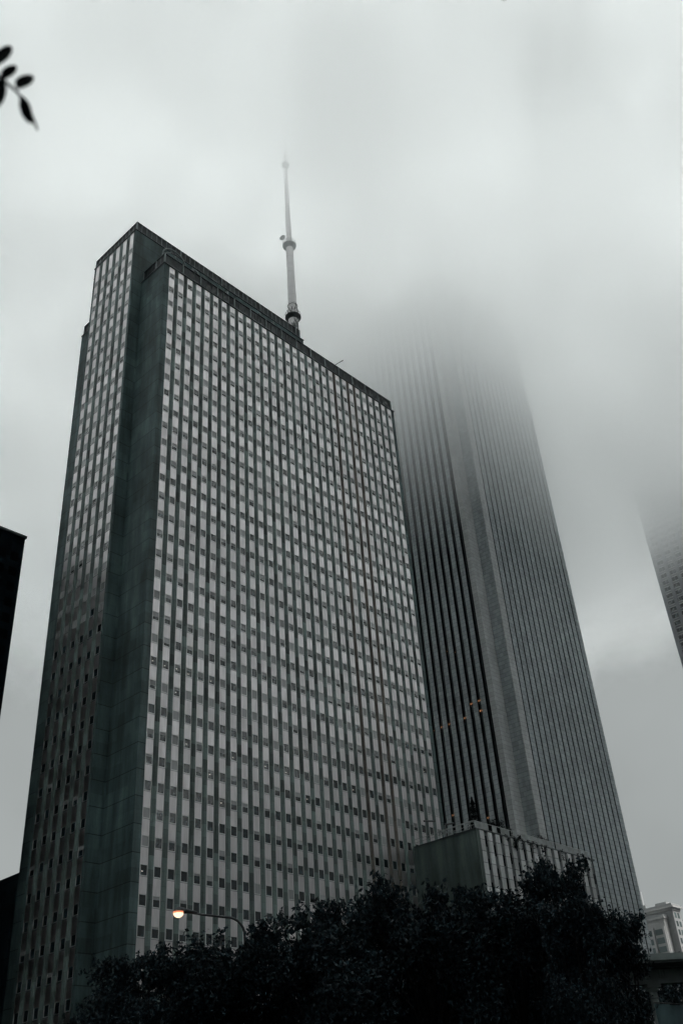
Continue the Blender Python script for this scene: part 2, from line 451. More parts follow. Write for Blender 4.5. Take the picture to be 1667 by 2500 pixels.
# mast
mx, my = 51.9, 13.0
ms = MB()
prof = [(1.5, 164), (1.45, 175), (1.36, 192), (1.2, 193.2), (1.16, 200), (1.02, 221), (.86, 222.3), (.70, 240), (.58, 256), (.30, 260), (.2, 270), (.12, 271), (.08, 278)]
msl = MB(); msl.lathe([(r, z - 164) for r, z in prof], 'mast', 28)
mo = msl.build('mast', tower, True, (mx, my, 164))
def platform(z, r, ri):
    p = MB()
    p.lathe([(ri, z - 1.3), (r, z - .35), (r, z), (ri, z)], 'mull' if z < 40 else 'steel', 24)
    for j in range(18):
        t = 2*math.pi*j/18; p.tube([(r*.97*math.cos(t), r*.97*math.sin(t), z), (r*.97*math.cos(t), r*.97*math.sin(t), z+1.15)], .035, 'darksteel', 4)
    for zz in (.6, 1.15): p.tube([(r*.97*math.cos(2*math.pi*j/24), r*.97*math.sin(2*math.pi*j/24), z+zz) for j in range(25)], .035, 'darksteel', 4)
    p.build('platform', mo)
platform(193.3 - 164, 2.15, 1.3); platform(222.1 - 164, 1.95, 1.0); platform(259.0 - 164, 1.3, .6)
e = MB()
for j in range(10):
    t = 2*math.pi*j/10; e.tube([(1.42*math.cos(t), 1.42*math.sin(t), 31.2), (1.42*math.cos(t), 1.42*math.sin(t), 31.9)], .12, 'darksteel', 5)
e.tube([(1.34*math.cos(2*math.pi*j/24), 1.34*math.sin(2*math.pi*j/24), 33.4) for j in range(25)], .09, 'darksteel', 5)
e.build('clamp_ring', mo)
e = MB()
e.lathe([(0, 0), (.35, .06), (.7, .2), (.95, .45)], 'rail', 16)
d_ = e.build('dish', mo, True, (-1.55, .8, 60.6)); d_.rotation_euler = (R(15), R(-100), 0)

# ------------------------------------------------------------------ dark building to the west (shades and mirrors in the west face)
bb = empty('dark_office_block', (-45, 80, 0), 'near black flat-topped office block at the left edge of the photo', 'office block')
YF = 60.0; HB = 1.65 + (YF + 118.132) * .7055; XB = -83.243 + (YF+118.132) * math.tan(R(27.11))
w = MB(); w.box(-140+45, XB+45, YF-80, YF+50-80, 0, HB-.6, 'black'); w.box(-140.3+45, XB+.3+45, YF-.3-80, YF+50-80, HB-.599, HB, 'cornice'); w.build('wall', bb)
w = MB()
for i in range(int((XB+140)/3)):
    for k in range(31):
        x0 = -139 + 45 + i*3; z = 3 + k*3.9
        if z + 2 > HB - 5: continue
        w.box(x0, x0+1.9, YF-80-.03, YF-80-.005, z, z+2.2, 'blackglass', skip='n')
ww = w.build('window', bb); ww['kind'] = 'stuff'

# added block, out of view, put in only to shade the lower west face
nb = empty('added_shade_block', (-50, 38, 0), 'added dark block out of view on the left, there to shade the lower west face', 'office block')
w = MB(); w.box(-22, 20, -20, 18, 0, 92, 'black'); w.build('wall', nb)
w = MB(); w.box(-22.3, 20.3, -20.3, 18.3, 92.001, 92.7, 'cornice'); w.build('roof', nb)

# low block behind the tower's back slab
pb = empty('podium_block', (0, 0, 0), 'low dark ribbed block behind the left side of the green stone slab', 'building')
w = MB(); w.box(.5, 60, 31.2, 75, 0, 45.0, 'podium'); w.build('wall', pb)
for i in range(13):
    w = MB(); y = 32 + i*3.2; w.box(.12, .498, y, y + 1.4, 0, 42.6, 'podium', skip='e'); w.build('rib', pb)

# ------------------------------------------------------------------ annex with roof terrace
AX0, AX1, AY = 63.7, 103.2, -14.8; AH = 51.1
an = empty('terrace_annex', (AX0, AY, 0), 'blank-sided low annex with a striped front and planted roof terrace, right of the green slab', 'building')
w = MB()
w.box(0, AX1-AX0, .32, -AY-.02, 0, AH - .25, 'annex_stone'); w.box(0, .95, 0, .32, 0, AH-.25, 'annex_stone', skip='n')
w.build('wall', an)
w = MB(); w.box(-.1, AX1-AX0+.9, -.12, -AY-.2, AH-.249, AH, 'cornice'); w.build('roof', an)
ra = random.Random(5)
for i in range(16):
    u = .95 + i*2.42
    glz = MB(); p = MB(); p.box(u, u+1.28, -.1, .32, 0, AH-.26, 'annex_panel', skip='n'); p.build('pilaster', an)
    st = i % 3
    for k in range(0, 25):
        z = AH - .3 - (k+1)*2.05 + (0 if st == 0 else .68*st) - .6
        if z < 0: break
        kk = 'annex_grey' if (k + (i//1)) % 2 else 'aon_dark'
        glz.box(u+1.30, u+2.40, .12 if kk == 'annex_grey' else .22, .31, z, min(z+2.05, AH-.3), kk, skip='n')
    glz.build('window_strip', an)

# east return
rl = MB()
def rail(p0, p1, mb, z0=AH, h=1.3, step=1.3):
    p0, p1 = Vector(p0), Vector(p1); L = (p1-p0).length; n = max(1, round(L/step)); d = (p1-p0)/L
    for i in range(n+1):
        q = p0 + d*(L*i/n); mb.tube([(q.x, q.y, z0), (q.x, q.y, z0+h)], .045, 'rail', 5)
    mb.tube([(p0.x, p0.y, z0+h), (p1.x, p1.y, z0+h)], .05, 'rail', 6); mb.tube([(p0.x, p0.y, z0+.12), (p1.x, p1.y, z0+.12)], .03, 'rail', 5)
    nx, ny = -d.y*.01, d.x*.01
    for i in range(n):
        a = p0 + d*(L*i/n + .08); b = p0 + d*(L*(i+1)/n - .08)
        if ra.random() < .85:
            mb.quad((a.x-nx, a.y-ny, z0+.16), (b.x-nx, b.y-ny, z0+.16), (b.x-nx, b.y-ny, z0+h-.08), (a.x-nx, a.y-ny, z0+h-.08), 'railglass')
            mb.quad((b.x+nx, b.y+ny, z0+.16), (a.x+nx, a.y+ny, z0+.16), (a.x+nx, a.y+ny, z0+h-.08), (b.x+nx, b.y+ny, z0+h-.08), 'railglass')
rail((.1, .1, 0), (38.4, .1, 0), rl)
rl.build('railing', an)
# open rail along the west edge
rl = MB()
for y in range(0, 10): rl.tube([(.1, 14.6 - y*1.5, AH), (.1, 14.6 - y*1.5, AH+1.25)], .04, 'rail', 5)
for z in (.65, 1.25): rl.tube([(.1, 14.6, AH+z), (.1, .1, AH+z)], .04, 'rail', 6)
rl.build('railing', an)
# curved pergola at the terrace corner
pg = MB()
def arc(r, z, n=20): return [(1.2 + r*1.25*math.sin(math.pi*i/n), 1.0 + 4.1 - 4.1*math.cos(math.pi*i/n) * (r/4), AH+z) for i in range(n+1)]
pg.tube(arc(4.0, 1.75), .11, 'steel', 6); pg.tube(arc(3.3, 1.75), .07, 'steel', 6)
a1, a2 = arc(4.0, 1.75), arc(3.3, 1.75)
for i in range(0, 21, 2): pg.tube([a1[i], a2[i]], .05, 'steel', 5)
for i in range(0, 21, 4): pg.tube([(a1[i][0], a1[i][1], AH), a1[i]], .07, 'steel', 6)
pg.tube([a1[0], a1[-1]], .11, 'rail', 6)
for i in range(1, 8): pg.tube([(.9, 1+i*1.0, AH), (.9, 1+i*1.0, AH+1.75)], .05, 'rail', 5)
pgo = pg.build('pergola', None, loc=(AX0, AY, 0)); tag(pgo, 'curved steel pergola with slender posts at the corner of the roof terrace', 'pergola')
# two bar lamps over the terrace
for (x0, z0, x1, z1, lab) in [(58.1+6, 54.3, 61.2+6, 55.3, 'bar-shaped roof terrace lamp further from the pergola'), (62.9+1.2, 54.0, 66.2+1.2, 55.2, 'bar-shaped roof terrace lamp nearer to the pergola')]:
    yy = -3.0 if x0 < 64.5 and 'further' in lab else -6.0
    pass
def terrace_lamp(x, y, za, dz, lab):
    o = empty('terrace_lamp', (x, y, AH), lab, 'lamp', 'lamps on the roof terrace')
    p = MB(); p.tube([(0, 0, 0), (0, 0, za-AH+.15)], .06, 'rail', 6); p.build('post', o)
    h = MB(); h.tube([(-.3, 0, za-AH), (3.1, 0, za-AH+dz)], [.16, .13], 'darksteel', 6); h.tube([(.5, 0, za-AH+.26), (2.6, 0, za-AH+dz*.8+.2)], .05, 'steel', 5); h.build('lamp_head', o)
terrace_lamp(61.0 + 3.0, -3.2, 55.2, .5, 'dark bar-shaped lamp on the terrace, the one farther from the pergola')
terrace_lamp(64.6, -7.4, 53.6, .8, 'dark bar-shaped lamp on the terrace, the one nearer the pergola')

# ------------------------------------------------------------------ tall pier-clad tower (right)
aon = empty('pier_tower', (0, 0, 0), 'tallest tower, pale close-set piers and a notched corner, its top lost in cloud', 'skyscraper')
XA, YS, XN, YN, XR = 138.67, 21.0, 143.4, 25.0, 191.54; HA = 285
w = MB()
w.prism([(XA+.7, YN+.7), (XN+.35, YN+.35) , (XN+.7, YS+.7), (XR-.3, YS+.7), (XR-.3, 76), (XA+.7, 76)], 0, HA, 'aon_dark'); w.build('core', aon)
w = MB()   # solid notch skins and corner margins
w.prism([(XA, YN), (XN, YN), (XN+.34, YN+.34), (XA+1.0, YN+.69), (XA+.2, YN+1.9), (XA, YN+1.9)], 0, HA, 'aon_corner')
w.box(XN, XN+3.2, YS, YS+.3, 0, HA, 'aon_corner'); w.box(XN+.02, XN+.33, YS+.301, YN-.002, 0, HA, 'aon_stone')  # west-facing notch skin takes the darker stone to imitate its shade
w.build('corner_pier', aon)
for i in range(15):
    x0 = 146.86 + 3.0*i + .34; x1 = x0 + 3.0 - .68
    if i == 14: x1 = XR
    w = MB(); w.box(x0, x1, YS, YS+.14, 0, HA, 'aon_stone'); w.box(x0+.1, x1-.1, YS+.141, YS+.69, 0, HA, 'aon_dark', skip='n'); w.build('pier', aon)
for i in range(17):
    y0 = 28.32 + 2.9*i; y1 = y0 + 1.66
    w = MB(); w.box(XA, XA+.14, y0, y1, 0, HA, 'aon_stone'); w.box(XA+.141, XA+.69, y0+.1, y1-.1, 0, HA, 'aon_dark', skip='e'); w.build('pier', aon)
w = MB()
for i in range(17):
    w.box(XA+.3, XA+.68, 28.3-.62+2.9*i - .1, 28.3-.62+2.9*i+.1, 0, HA, 'mull', skip='e')
w.build('mullion', aon)
w = MB(); w.prism([(XR-.29, YS+.3), (XR, YS+.3), (XR, 76), (XR-.29, 76)], 0, HA, 'aon_stone'); w.build('wall', aon)
for (y, z, s_) in [(44.9, 107.7, 1), (42.0, 107.7, 1), (36.2, 107.7, 1), (33.3, 111.1, 1), (30.4, 111.1, 1), (30.4, 108.0, 1.2), (44.9, 81.7, 1), (33.3, 78.0, .9), (47.8, 107.6, .5), (50.7, 75.5, 1), (39.1, 130.2, .4), (36.2, 128.8, .4)]:
    j = round((y - 27.66) / 2.9); yc = 27.66 + 2.9*j
    w = MB()
    for dy in (-.32, .32): w.box(XA+.44, XA+.49, yc+dy-.17*s_, yc+dy+.17*s_, z-.22*s_, z+.22*s_, 'warm')
    w.build('lit_window', aon)

# ------------------------------------------------------------------ pointed tower, mostly lost in fog behind
tp = empty('fogbound_tower', (82.4, 48.6, 0), 'faint grey tower almost lost in fog just behind the roofline of the green slab', 'skyscraper')
w = MB(); w.box(-34, 0, 0, 30, 0, 236, 'ghost'); w.build('wall', tp)
w = MB()
w.box(-31, -3, 3, 27, 236.002, 242, 'ghost', skip='b')
w.build('roof', tp)
w = MB(); w.tube([(-17, 15, 242), (-17, 15, 262)], .5, 'ghost', 6); w.build('spire', tp)

# ------------------------------------------------------------------ right tower in cloud
rt = empty('grid_tower', (292, 30, 0), 'dark tower with paired windows fading into cloud at the right edge', 'skyscraper')
rt.scale = (1.222, 1.222, .98)
w = MB(); w.box(.4, 22, -28.2, 0, 0, 262, 'tower_stone'); w.build('wall', rt)
wn = MB()
for i in range(8):
    yb = -1.5 - i*3.62
    w = MB(); w.box(0, .4, yb + .1, (yb + 1.35) if i else -.0, 0, 262, 'tower_stone', skip='e'); w.build('pilaster', rt)
    for k in range(74):
        z = 5 + k*3.4
        for q in (0, 1): wn.box(.25, .39, yb - .95 - q*1.12, yb - q*1.12 - .02, z, z+1.9, 'glass', skip='e')
        wn.box(.12, .3, yb - 2.2, yb + .08, z + 1.92, z + 2.1, 'frame', skip='e'); wn.box(.12, .3, yb - 2.2, yb + .08, z - .3, z-.12, 'frame', skip='e')
o = wn.build('window', rt); o['kind'] = 'stuff'

# ------------------------------------------------------------------ pale ornate building far right
pe = empty('pale_apartment_building', (323, 75, 0), 'pale cornice-topped apartment building with bay windows beyond the right end of the trees', 'building')
H1 = 84.7
w = MB()
w.box(0, 6.6, 0, 34, 0, H1-3, 'pale2'); w.box(6.6, 60, 4, 34, 0, H1-8, 'pale2')
w.box(-3.2, 0, 3.2, 34, 0, H1-7, 'pale')
w.build('wall', pe)
w = MB()
for (x0, x1, y0, y1, z, o_) in [(0, 6.6, 0, 34, H1-3, 1.0), (-3.2, -.05, 3.2, 34, H1-7, .5), (7.7, 60, 4, 34, H1-8, .8)]:
    w.box(x0-.3*o_, x1+.3*o_, y0-.3*o_, y1+.3*o_, z, z+.9, 'pale'); w.box(x0-1.1*o_, x1+1.1*o_, y0-1.1*o_, y1+1.1*o_, z+.9, z+1.7, 'pale'); w.box(x0-.4*o_, x1+.4*o_, y0-.4*o_, y1+.4*o_, z+1.7, z+2.6, 'pale2')
w.box(2, 5, 3, 8, H1, H1+1.0, 'pale2'); w.box(1.2, 1.5, 12, 14, H1, H1+1.3, 'pale2')
w.build('cornice', pe)
w = MB()
for y in (3.4, 8.4, 13.2, 18, 23): w.box(-4.0, -3.2, y, y+.9, 0, H1-9, 'pale', skip='e')
w.build('pilaster', pe)
w = MB()
for k in range(22):
    z = H1 - 12 - k*3.3
    if z < 0: break
    for y, wd, kk in [(4.6, 3.4, 'paleglass'), (9.5, 1.3, 'paleglass'), (11.2, 1.3, 'paleglass'), (14.3, 3.3, 'paleglass'), (19.3, 1.4, 'paleglass'), (21.2, 1.2, 'paleglass')]:
        w.box(-3.32, -3.2, y, y+wd, z, z+2.2, kk, skip='e')
    for x in (1.2, 3.8): w.box(x, x+1.5, -.1, 0, z+6, z+8.1, 'paleglass', skip='n')
    for i in range(12):
        x = 8 + i*3; w.box(x, x+1.9, 3.9, 4, z+4, z+6.2, 'paleglass', skip='n')
o = w.build('window', pe); o['kind'] = 'stuff'
fr_ = empty('far_tower', (688, 286, 0), 'faint tower with fog paleness put into its colour, just above the pale cornice-topped building', 'skyscraper')
w = MB(); w.box(0, 30, 0, 30, 0, 178, 'palefar'); w.box(4, 24, 4, 24, 178.002, 184, 'palefar', skip='b'); w.build('wall', fr_)

# ------------------------------------------------------------------ peristyle
pr = empty('peristyle', (-28.2, -89.7, 0), 'dim stone colonnade with a heavy cornice at the lower right corner', 'colonnade')
pr.rotation_euler = (0, 0, R(90 - 131))
w = MB()
w.box(-1.3, 16, -.34, .34, 8.98, 9.27, 'limestone'); w.build('architrave', pr)
w = MB(); w.box(-1.2, 16, -.30, .30, 9.271, 9.70, 'limestone')
for i in range(18):
    for q in (-.16, 0, .16): w.box(-.6 + i*1.25 + q - .055, -.6 + i*1.25 + q + .055, -.36, -.30, 9.31, 9.68, 'limestone', skip='n')
    w.box(-.6+i*1.25-.26, -.6+i*1.25+.26, -.40, -.30, 9.25, 9.30, 'limestone', skip='n')
w.build('frieze', pr)
w = MB(); w.box(-8, 16, -.7, .7, 9.701, 9.76, 'limestone'); w.box(-8.3, 16, -2.1, 2.1, 9.761, 9.86, 'limestone'); w.box(-8.6, 16, -2.3, 2.3, 9.861, 10.2, 'limestone'); w.build('cornice', pr)
for x in (0, 4.4, 8.8, 13.2, 1.6+4.4):
    c_ = MB(); c_.lathe([(.36, 0), (.36, .15), (.30, .35), (.27, .4), (.265, 3), (.22, 8.2), (.225, 8.25)], 'limestone', 20)
    cc = c_.build('column', pr, True, (x, 0, 0))
    k_ = MB(); k_.lathe([(.22, 8.25), (.26, 8.3), (.22, 8.36), (.22, 8.58), (.25, 8.6), (.34, 8.8)], 'limestone', 20); k_.box(-.38, .38, -.38, .38, 8.8, 8.978, 'limestone'); k_.build('capital', cc)

# banner in front of the colonnade
bn = empty('street_banner', (-43.0, -97.9, 0), 'dull teal cloth banner hanging on a pole before the stone colonnade', 'banner')
bn.rotation_euler = (0, 0, R(90 - 152))
w = MB(); w.tube([(.62, 0, 0), (.62, 0, 6.42)], .05, 'darksteel', 8); w.build('pole', bn)
w = MB(); n = 10
for i in range(n):
    for k in range(12):
        def P(a, b): return (-.55 + 1.1*a/n, .05*math.sin(a*1.1 + b*.3), 6.3 - .18*a/n - 2.4*b/12)
        w.quad(P(i, k+1), P(i+1, k+1), P(i+1, k), P(i, k), 'banner')
w.build('cloth', bn); w = MB(); w.tube([(-.58, 0, 6.34), (.6, 0, 6.16)], .025, 'darksteel', 6); w.build('banner_arm', bn)

# ------------------------------------------------------------------ street lamp
lp = empty('street_lamp', (-55.42, -86.67, 0), 'lit street lamp on a curved dark arm rising out of the trees', 'street lamp')
w = MB()
px = Vector((-57.47+55.42, -84.97+86.67, 0)); L = px.length; d = px.normalized()
pts = [(0, 0, 0), (0, 0, 3), (0, 0, 9.45)]
for i in range(1, 8):
    a = i*math.pi/2/7; pts.append((d.x*(.75 - .75*math.cos(a)), d.y*(.75 - .75*math.cos(a)), 9.62 + .75*math.sin(a)))
pts += [(d.x*(L*.6), d.y*(L*.6), 10.49), (d.x*(L-.35), d.y*(L-.35), 10.62)]
w.tube(pts, [.085]*2 + [.055] + [.05]*7 + [.045, .035], 'darksteel', 10); w.build('pole', lp, True)
w = MB()
hx, hy = d.x*(L+.0), d.y*(L+.0)
w.tube([(d.x*(L-.75), d.y*(L-.75), 10.60), (d.x*(L-.4), d.y*(L-.4), 10.66), (hx, hy, 10.72), (d.x*(L+.2), d.y*(L+.2), 10.68)], [.045, .085, .15, .06], 'darksteel', 10)
lh = w.build('lamp_head', lp, True)
w = MB(); w.lathe([(.225, .02), (.222, -.035), (.21, -.045)], 'lamprim', 16); w.lathe([(.21, -.045), (.19, -.10), (.13, -.17), (.06, -.2), (0.0, -.205)], 'lamp', 16)
w.build('lens', lh, True, (hx, hy, 10.64))
w = MB(); w.lathe([(.0, .12), (.14, .09), (.225, .0), (.20, -.02)], 'darksteel', 16); w.build('hood', lh, True, (hx, hy, 10.645))

# ------------------------------------------------------------------ trees
def leaf_quad(v, f, p, size, rg):
    a = Vector((rg.gauss(0, 1), rg.gauss(0, 1), rg.gauss(0, 1))).normalized()
    b = a.orthogonal().normalized(); b.rotate(Matrix.Rotation(rg.uniform(0, 6.28), 3, a)); c_ = a.cross(b)
    s = size * rg.uniform(.6, 1.3); n = len(v)
    v += [tuple(p - b*s), tuple(p + c_*s*.48 + a*s*.12), tuple(p + b*s), tuple(p - c_*s*.48 + a*s*.12)]
    f.append((n, n+1, n+2, n+3))
def crown_mesh(name, seed, h, r, nleaf, size, upright=False, matk='leaf'):
    """returns (trunk mesh, crown mesh): limbs reach each clump, leaves fill clumps unevenly"""
    rg = random.Random(seed); tb = MB(); v = []; f = []
    hb = h * .22
    tb.tube([(0, 0, 0), (.05, 0, hb*.6), (0, .05, hb), (.1, .1, h*.5), (0, 0, h*.8)], [.22, .18, .16, .1, .03], 'bark', 8)
    clumps = []
    nc = 34 if not upright else 26
    for i in range(nc):
        t = rg.random()
        z = hb + (h - hb) * (t ** .85) * .93
        prof = math.sin(math.pi * min(1, max(.1, (z - hb) / (h - hb) * .82 + .12))) ** .6
        rad = r * prof * (rg.random() ** .5) * (.62 if upright else .92); a = rg.uniform(0, 6.28)
        c_ = Vector((rad*math.cos(a), rad*math.sin(a), z)); cr = rg.uniform(.45, .95) * r * .30
        clumps.append((c_, cr))
    for i in range(9 if not upright else 13):      # shoots that break the outline
        a = rg.uniform(0, 6.28); rad = r * rg.uniform(.2, .8); z = h * rg.uniform(.86, 1.0)
        clumps.append((Vector((rad*math.cos(a)*.8, rad*math.sin(a)*.8, z)), rg.uniform(.25, .45)))
    for c_, cr in clumps:
        s0 = Vector((0, 0, max(hb*.8, c_.z * .55))); mid = (s0 + c_)/2 + Vector((rg.uniform(-.2, .2), rg.uniform(-.2, .2), -.15))
        tb.tube([s0, mid, c_], [.06, .035, .012], 'bark', 5, False)
    tot = sum(cr**2 for _, cr in clumps)
    for c_, cr in clumps:
        n = int(nleaf * cr**2 / tot)
        for _ in range(n):
            d = Vector((rg.gauss(0, 1), rg.gauss(0, 1), rg.gauss(0, .85))).normalized() * cr * (rg.random() ** .42) * rg.uniform(.8, 1.2)
            leaf_quad(v, f, c_ + d, size, rg)
        for _ in range(5):   # twigs
            d = Vector((rg.gauss(0, 1), rg.gauss(0, 1), rg.gauss(.4, .8))).normalized() * cr * 1.25
            tb.tube([c_, c_ + d*.6, c_ + d], [.014, .009, .005], 'bark', 4, False)
            for q in range(14): leaf_quad(v, f, c_ + d*rg.uniform(.75, 1.15) + Vector((rg.gauss(0, .07), rg.gauss(0, .07), rg.gauss(0, .07))), size, rg)
    me = bpy.data.meshes.new(name); me.from_pydata(v, [], f); me.materials.append(M[matk]); me.update()
    zz = sorted(p[2] for p in v); return tb.mesh('trunk'), me, zz[int(len(zz)*.997)]
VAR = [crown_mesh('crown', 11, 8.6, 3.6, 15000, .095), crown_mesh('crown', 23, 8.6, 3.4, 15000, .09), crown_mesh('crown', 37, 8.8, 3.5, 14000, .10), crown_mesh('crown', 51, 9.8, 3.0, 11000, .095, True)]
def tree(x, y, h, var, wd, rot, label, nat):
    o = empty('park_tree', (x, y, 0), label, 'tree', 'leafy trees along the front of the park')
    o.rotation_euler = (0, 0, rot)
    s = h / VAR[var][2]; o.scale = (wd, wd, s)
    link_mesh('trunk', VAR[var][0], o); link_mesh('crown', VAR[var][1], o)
TR = [
 (-65.6, -93.0, 5.9, 0, .55, .3, 'low dark tree lowest at the left end of the row'),
 (-64.4, -92.2, 7.3, 1, .78, 1.9, 'tree under the front left corner of the green slab'),
 (-62.3, -91.3, 7.6, 2, .9, 3.1, 'tree below the lit street lamp head'),
 (-61.4, -93.1, 7.75, 0, .9, 4.4, 'tree around the street lamp pole'),
 (-59.8, -93.5, 8.4, 1, .95, 5.2, 'tree just right of the street lamp pole'),
 (-60.6, -96.4, 7.6, 2, .85, .9, 'nearer low tree in the middle of the row'),
 (-57.8, -95.6, 9.2, 0, .95, 2.2, 'tree in front of the lower right corner of the slab'),
 (-58.2, -98.0, 8.8, 1, .9, 3.6, 'tree in front of the blank annex wall'),
 (-56.0, -98.2, 9.2, 2, .95, .2, 'tree at the striped corner of the annex'),
 (-57.2, -100.5, 8.0, 3, .85, 1.1, 'thin-crowned tree before the middle of the striped annex'),
 (-53.4, -100.2, 9.85, 3, .6, 2.6, 'tallest tree of the row, upright and open, before the right end of the annex'),
 (-57.3, -102.7, 7.55, 3, .62, 5.6, 'rounded tree at the right end before the pier-clad tower'),
 (-55.6, -102.9, 7.4, 3, .55, .7, 'airy upright tree at the right end, its leaves reaching over the colonnade cornice'),
 (-58.8, -103.5, 5.6, 2, .42, 4.0, 'small tree lowest at the right end of the row'),
]
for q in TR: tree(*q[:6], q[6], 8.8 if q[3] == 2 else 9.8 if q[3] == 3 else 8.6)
BK = [(-52.5, -77.5, 8.0), (-50, -80, 8.4), (-46, -84, 9), (-43, -88.5, 9.4), (-47.5, -94, 8.6), (-61, -90.0, 6.4), (-50, -97.5, 8.2), (-53, -100.6, 7.0)]
BL = ['back tree behind the low left end of the row', 'back tree glimpsed behind the street lamp pole', 'back tree behind the middle of the row', 'back tree behind the tree at the blank annex wall',
      'back tree behind the thin-crowned tree', 'small back tree squeezed between the low left trees', 'back tree behind the tallest tree', 'back tree beside the colonnade end']
for i, (x, y, h) in enumerate(BK):
    tree(x, y, h, i % 3, 1.35 if i < 4 else .75 if i < 7 else .5, i*1.3, BL[i], 8.6)
# trees seen above the colonnade
tree(-21.3, -85.6, 10.0, 0, 1.1, 1.4, 'distant tree filling the gap beside the column under the architrave', 8.6)
tree(-14, -86.5, 12.3, 2, 1.5, .6, 'distant tree whose top shows above the colonnade cornice', 8.8)
tree(-9, -92, 12.8, 1, 1.5, 2.6, 'far tree behind the colonnade at the right edge', 8.6)

# near overhanging tree with the twig at the upper left
nt_ = empty('overhanging_tree', (-86.6, -117.2, 0), 'out-of-focus leafy twig hanging in at the upper left of the photo', 'tree')
w = MB(); w.tube([(0, 0, 0), (.05, 0, 1.5), (0, .05, 3.2), (.1, .1, 5)], [.2, .17, .14, .1], 'bark', 12)
w.tube([(0, .05, 3.2), (1.2, .05, 3.9), (2.4, .1, 4.1), (3.3, .16, 3.95), (3.72, .19, 3.53)], [.09, .06, .035, .015, .006], 'bark', 8)
w.tube([(2.4, .1, 4.1), (3.4, -.2, 4.35), (4.35, -.50, 3.85)], [.02, .012, .005], 'bark', 6)
w.build('trunk', nt_)
def leaf_blade(mb, a, b, wid, nrm, k='leafnear'):
    a, b = Vector(a), Vector(b); ax = b - a; sd = ax.cross(Vector(nrm)).normalized(); n = Vector(nrm).normalized()
    prof = [(0, .08), (.15, .55), (.35, .92), (.6, 1), (.82, .75), (.95, .4), (1, .08)]
    for i in range(len(prof)-1):
        t0, w0_ = prof[i]; t1, w1 = prof[i+1]
        for s in (-1, 1):
            p0 = a + ax*t0; p1 = a + ax*t1
            q0 = p0 + sd*s*w0_*wid/2 + n*.003*w0_; q1 = p1 + sd*s*w1*wid/2 + n*.003*w1
            mb.quad(p0, p1, q1, q0, k)
base = Vector((-86.6, -117.2, 0))
def W(px, py, D=1.2):
    d = F + R2*(px-833.5)/f - U2*(py-1250)/f; h = math.hypot(d.x, d.y); return C + d*(D/h) - base
tw = MB()
stem = [(3.72, .19, 3.53)] and [W(-25, 165), W(0, 190), W(20, 205), W(40, 222), W(58, 245), W(70, 268)]
tw.tube([Vector((3.3, .16, 3.95)), W(-90, 100), *stem], [.012, .008, .004, .0035, .003, .003, .0025, .002], 'bark', 6)
tw.build('twig', nt_)
vw = F
for (a, b, wd) in [((-5, 160), (24, 110), .031), ((8, 196), (37, 158), .027), ((44, 218), (77, 182), .032), ((52, 232), (76, 302), .022), ((58, 240), (95, 322), .008), ((2, 190), (-3, 262), .030)]:
    lf = MB(); leaf_blade(lf, W(*a), W(*b), wd, -vw); lf.build('leaf', nt_)
lf = MB(); leaf_blade(lf, W(1250, -45), W(1227, 0), .02, -vw); lf.build('leaf', nt_)
tw = MB(); tw.tube([Vector((4.35, -.50, 3.85)), W(1260, -60)], .004, 'bark', 5); tw.build('twig', nt_)

# plants on the roof terrace
def cone_tree(x, y, z, h, r, n, label, seed):
    rg = random.Random(seed); o = empty('conifer', (x, y, z), label, 'conifer')
    t = MB(); t.tube([(0, 0, 0), (0, 0, h*.95)], [.14, .02], 'bark', 6); v = []; fq = []
    for _ in range(n):
        q = rg.random() ** 1.3; zz = .4 + (h-.4)*q; tier = .72 + .28*math.sin(zz*6.0); rr = r*(1-q)**.8*tier*math.sqrt(rg.random()); a = rg.uniform(0, 6.28)
        leaf_quad(v, fq, Vector((rr*math.cos(a), rr*math.sin(a), zz - rr*.25)), .15, rg)
    t.build('trunk', o); me = bpy.data.meshes.new('crown'); me.from_pydata(v, [], fq); me.materials.append(M['conif']); link_mesh('crown', me, o)
    pot = MB(); pot.lathe([(.7, 0), (.85, .7), (.75, .7), (.7, .5)], 'annex_grey', 14); pot.build('planter', o)
cone_tree(72.0, -9.0, AH, 8.7, 2.5, 4200, 'tall dark conifer on the roof terrace behind the pergola', 4)
def bush(x, y, z, rx, rz, n, label, seed, cat='shrub', grp='shrubs on the roof terrace'):
    rg = random.Random(seed); o = empty('terrace_shrub', (x, y, z), label, cat, grp); v = []; fq = []
    cl = [(Vector((rg.uniform(-.7, .7)*rx, rg.uniform(-.5, .5)*rx, rg.uniform(.3, .9)*rz)), rg.uniform(.35, .6)*rx) for _ in range(8)]
    for c_, cr in cl:
        for _ in range(n//8):
            d = Vector((rg.gauss(0, 1), rg.gauss(0, 1), rg.gauss(0, 1))).normalized()*cr*rg.random()**.4
            leaf_quad(v, fq, c_+d, .13, rg)
    me = bpy.data.meshes.new('foliage'); me.from_pydata(v, [], fq); me.materials.append(M['conif']); link_mesh('foliage', me, o)
    t = MB(); t.tube([(0, 0, 0), (0, 0, rz*.7)], [.08, .03], 'bark', 5)
    t.build('stem', o)
bush(79.2, -9.5, AH, 2.2, 5.0, 2600, 'dark shrub right of the tall conifer on the terrace', 1)
bush(83.6, -11, AH, 1.0, 3.2, 700, 'small round shrub between the two larger terrace shrubs', 2)
bush(92.3, -9.5, AH, 2.3, 3.6, 2200, 'wide shrub near the pier-clad tower side of the terrace', 3)
vn = MB(); v = []; fq = []; rg = random.Random(9)
for i in range(12):
    u = rg.uniform(2, 36); z = AH + .2; ln = rg.uniform(.8, 2.6)
    for _ in range(int(60*ln)):
        leaf_quad(v, fq, Vector((u + rg.gauss(0, .25), -.28 + rg.gauss(0, .08), z - ln*rg.random())), .11, rg)
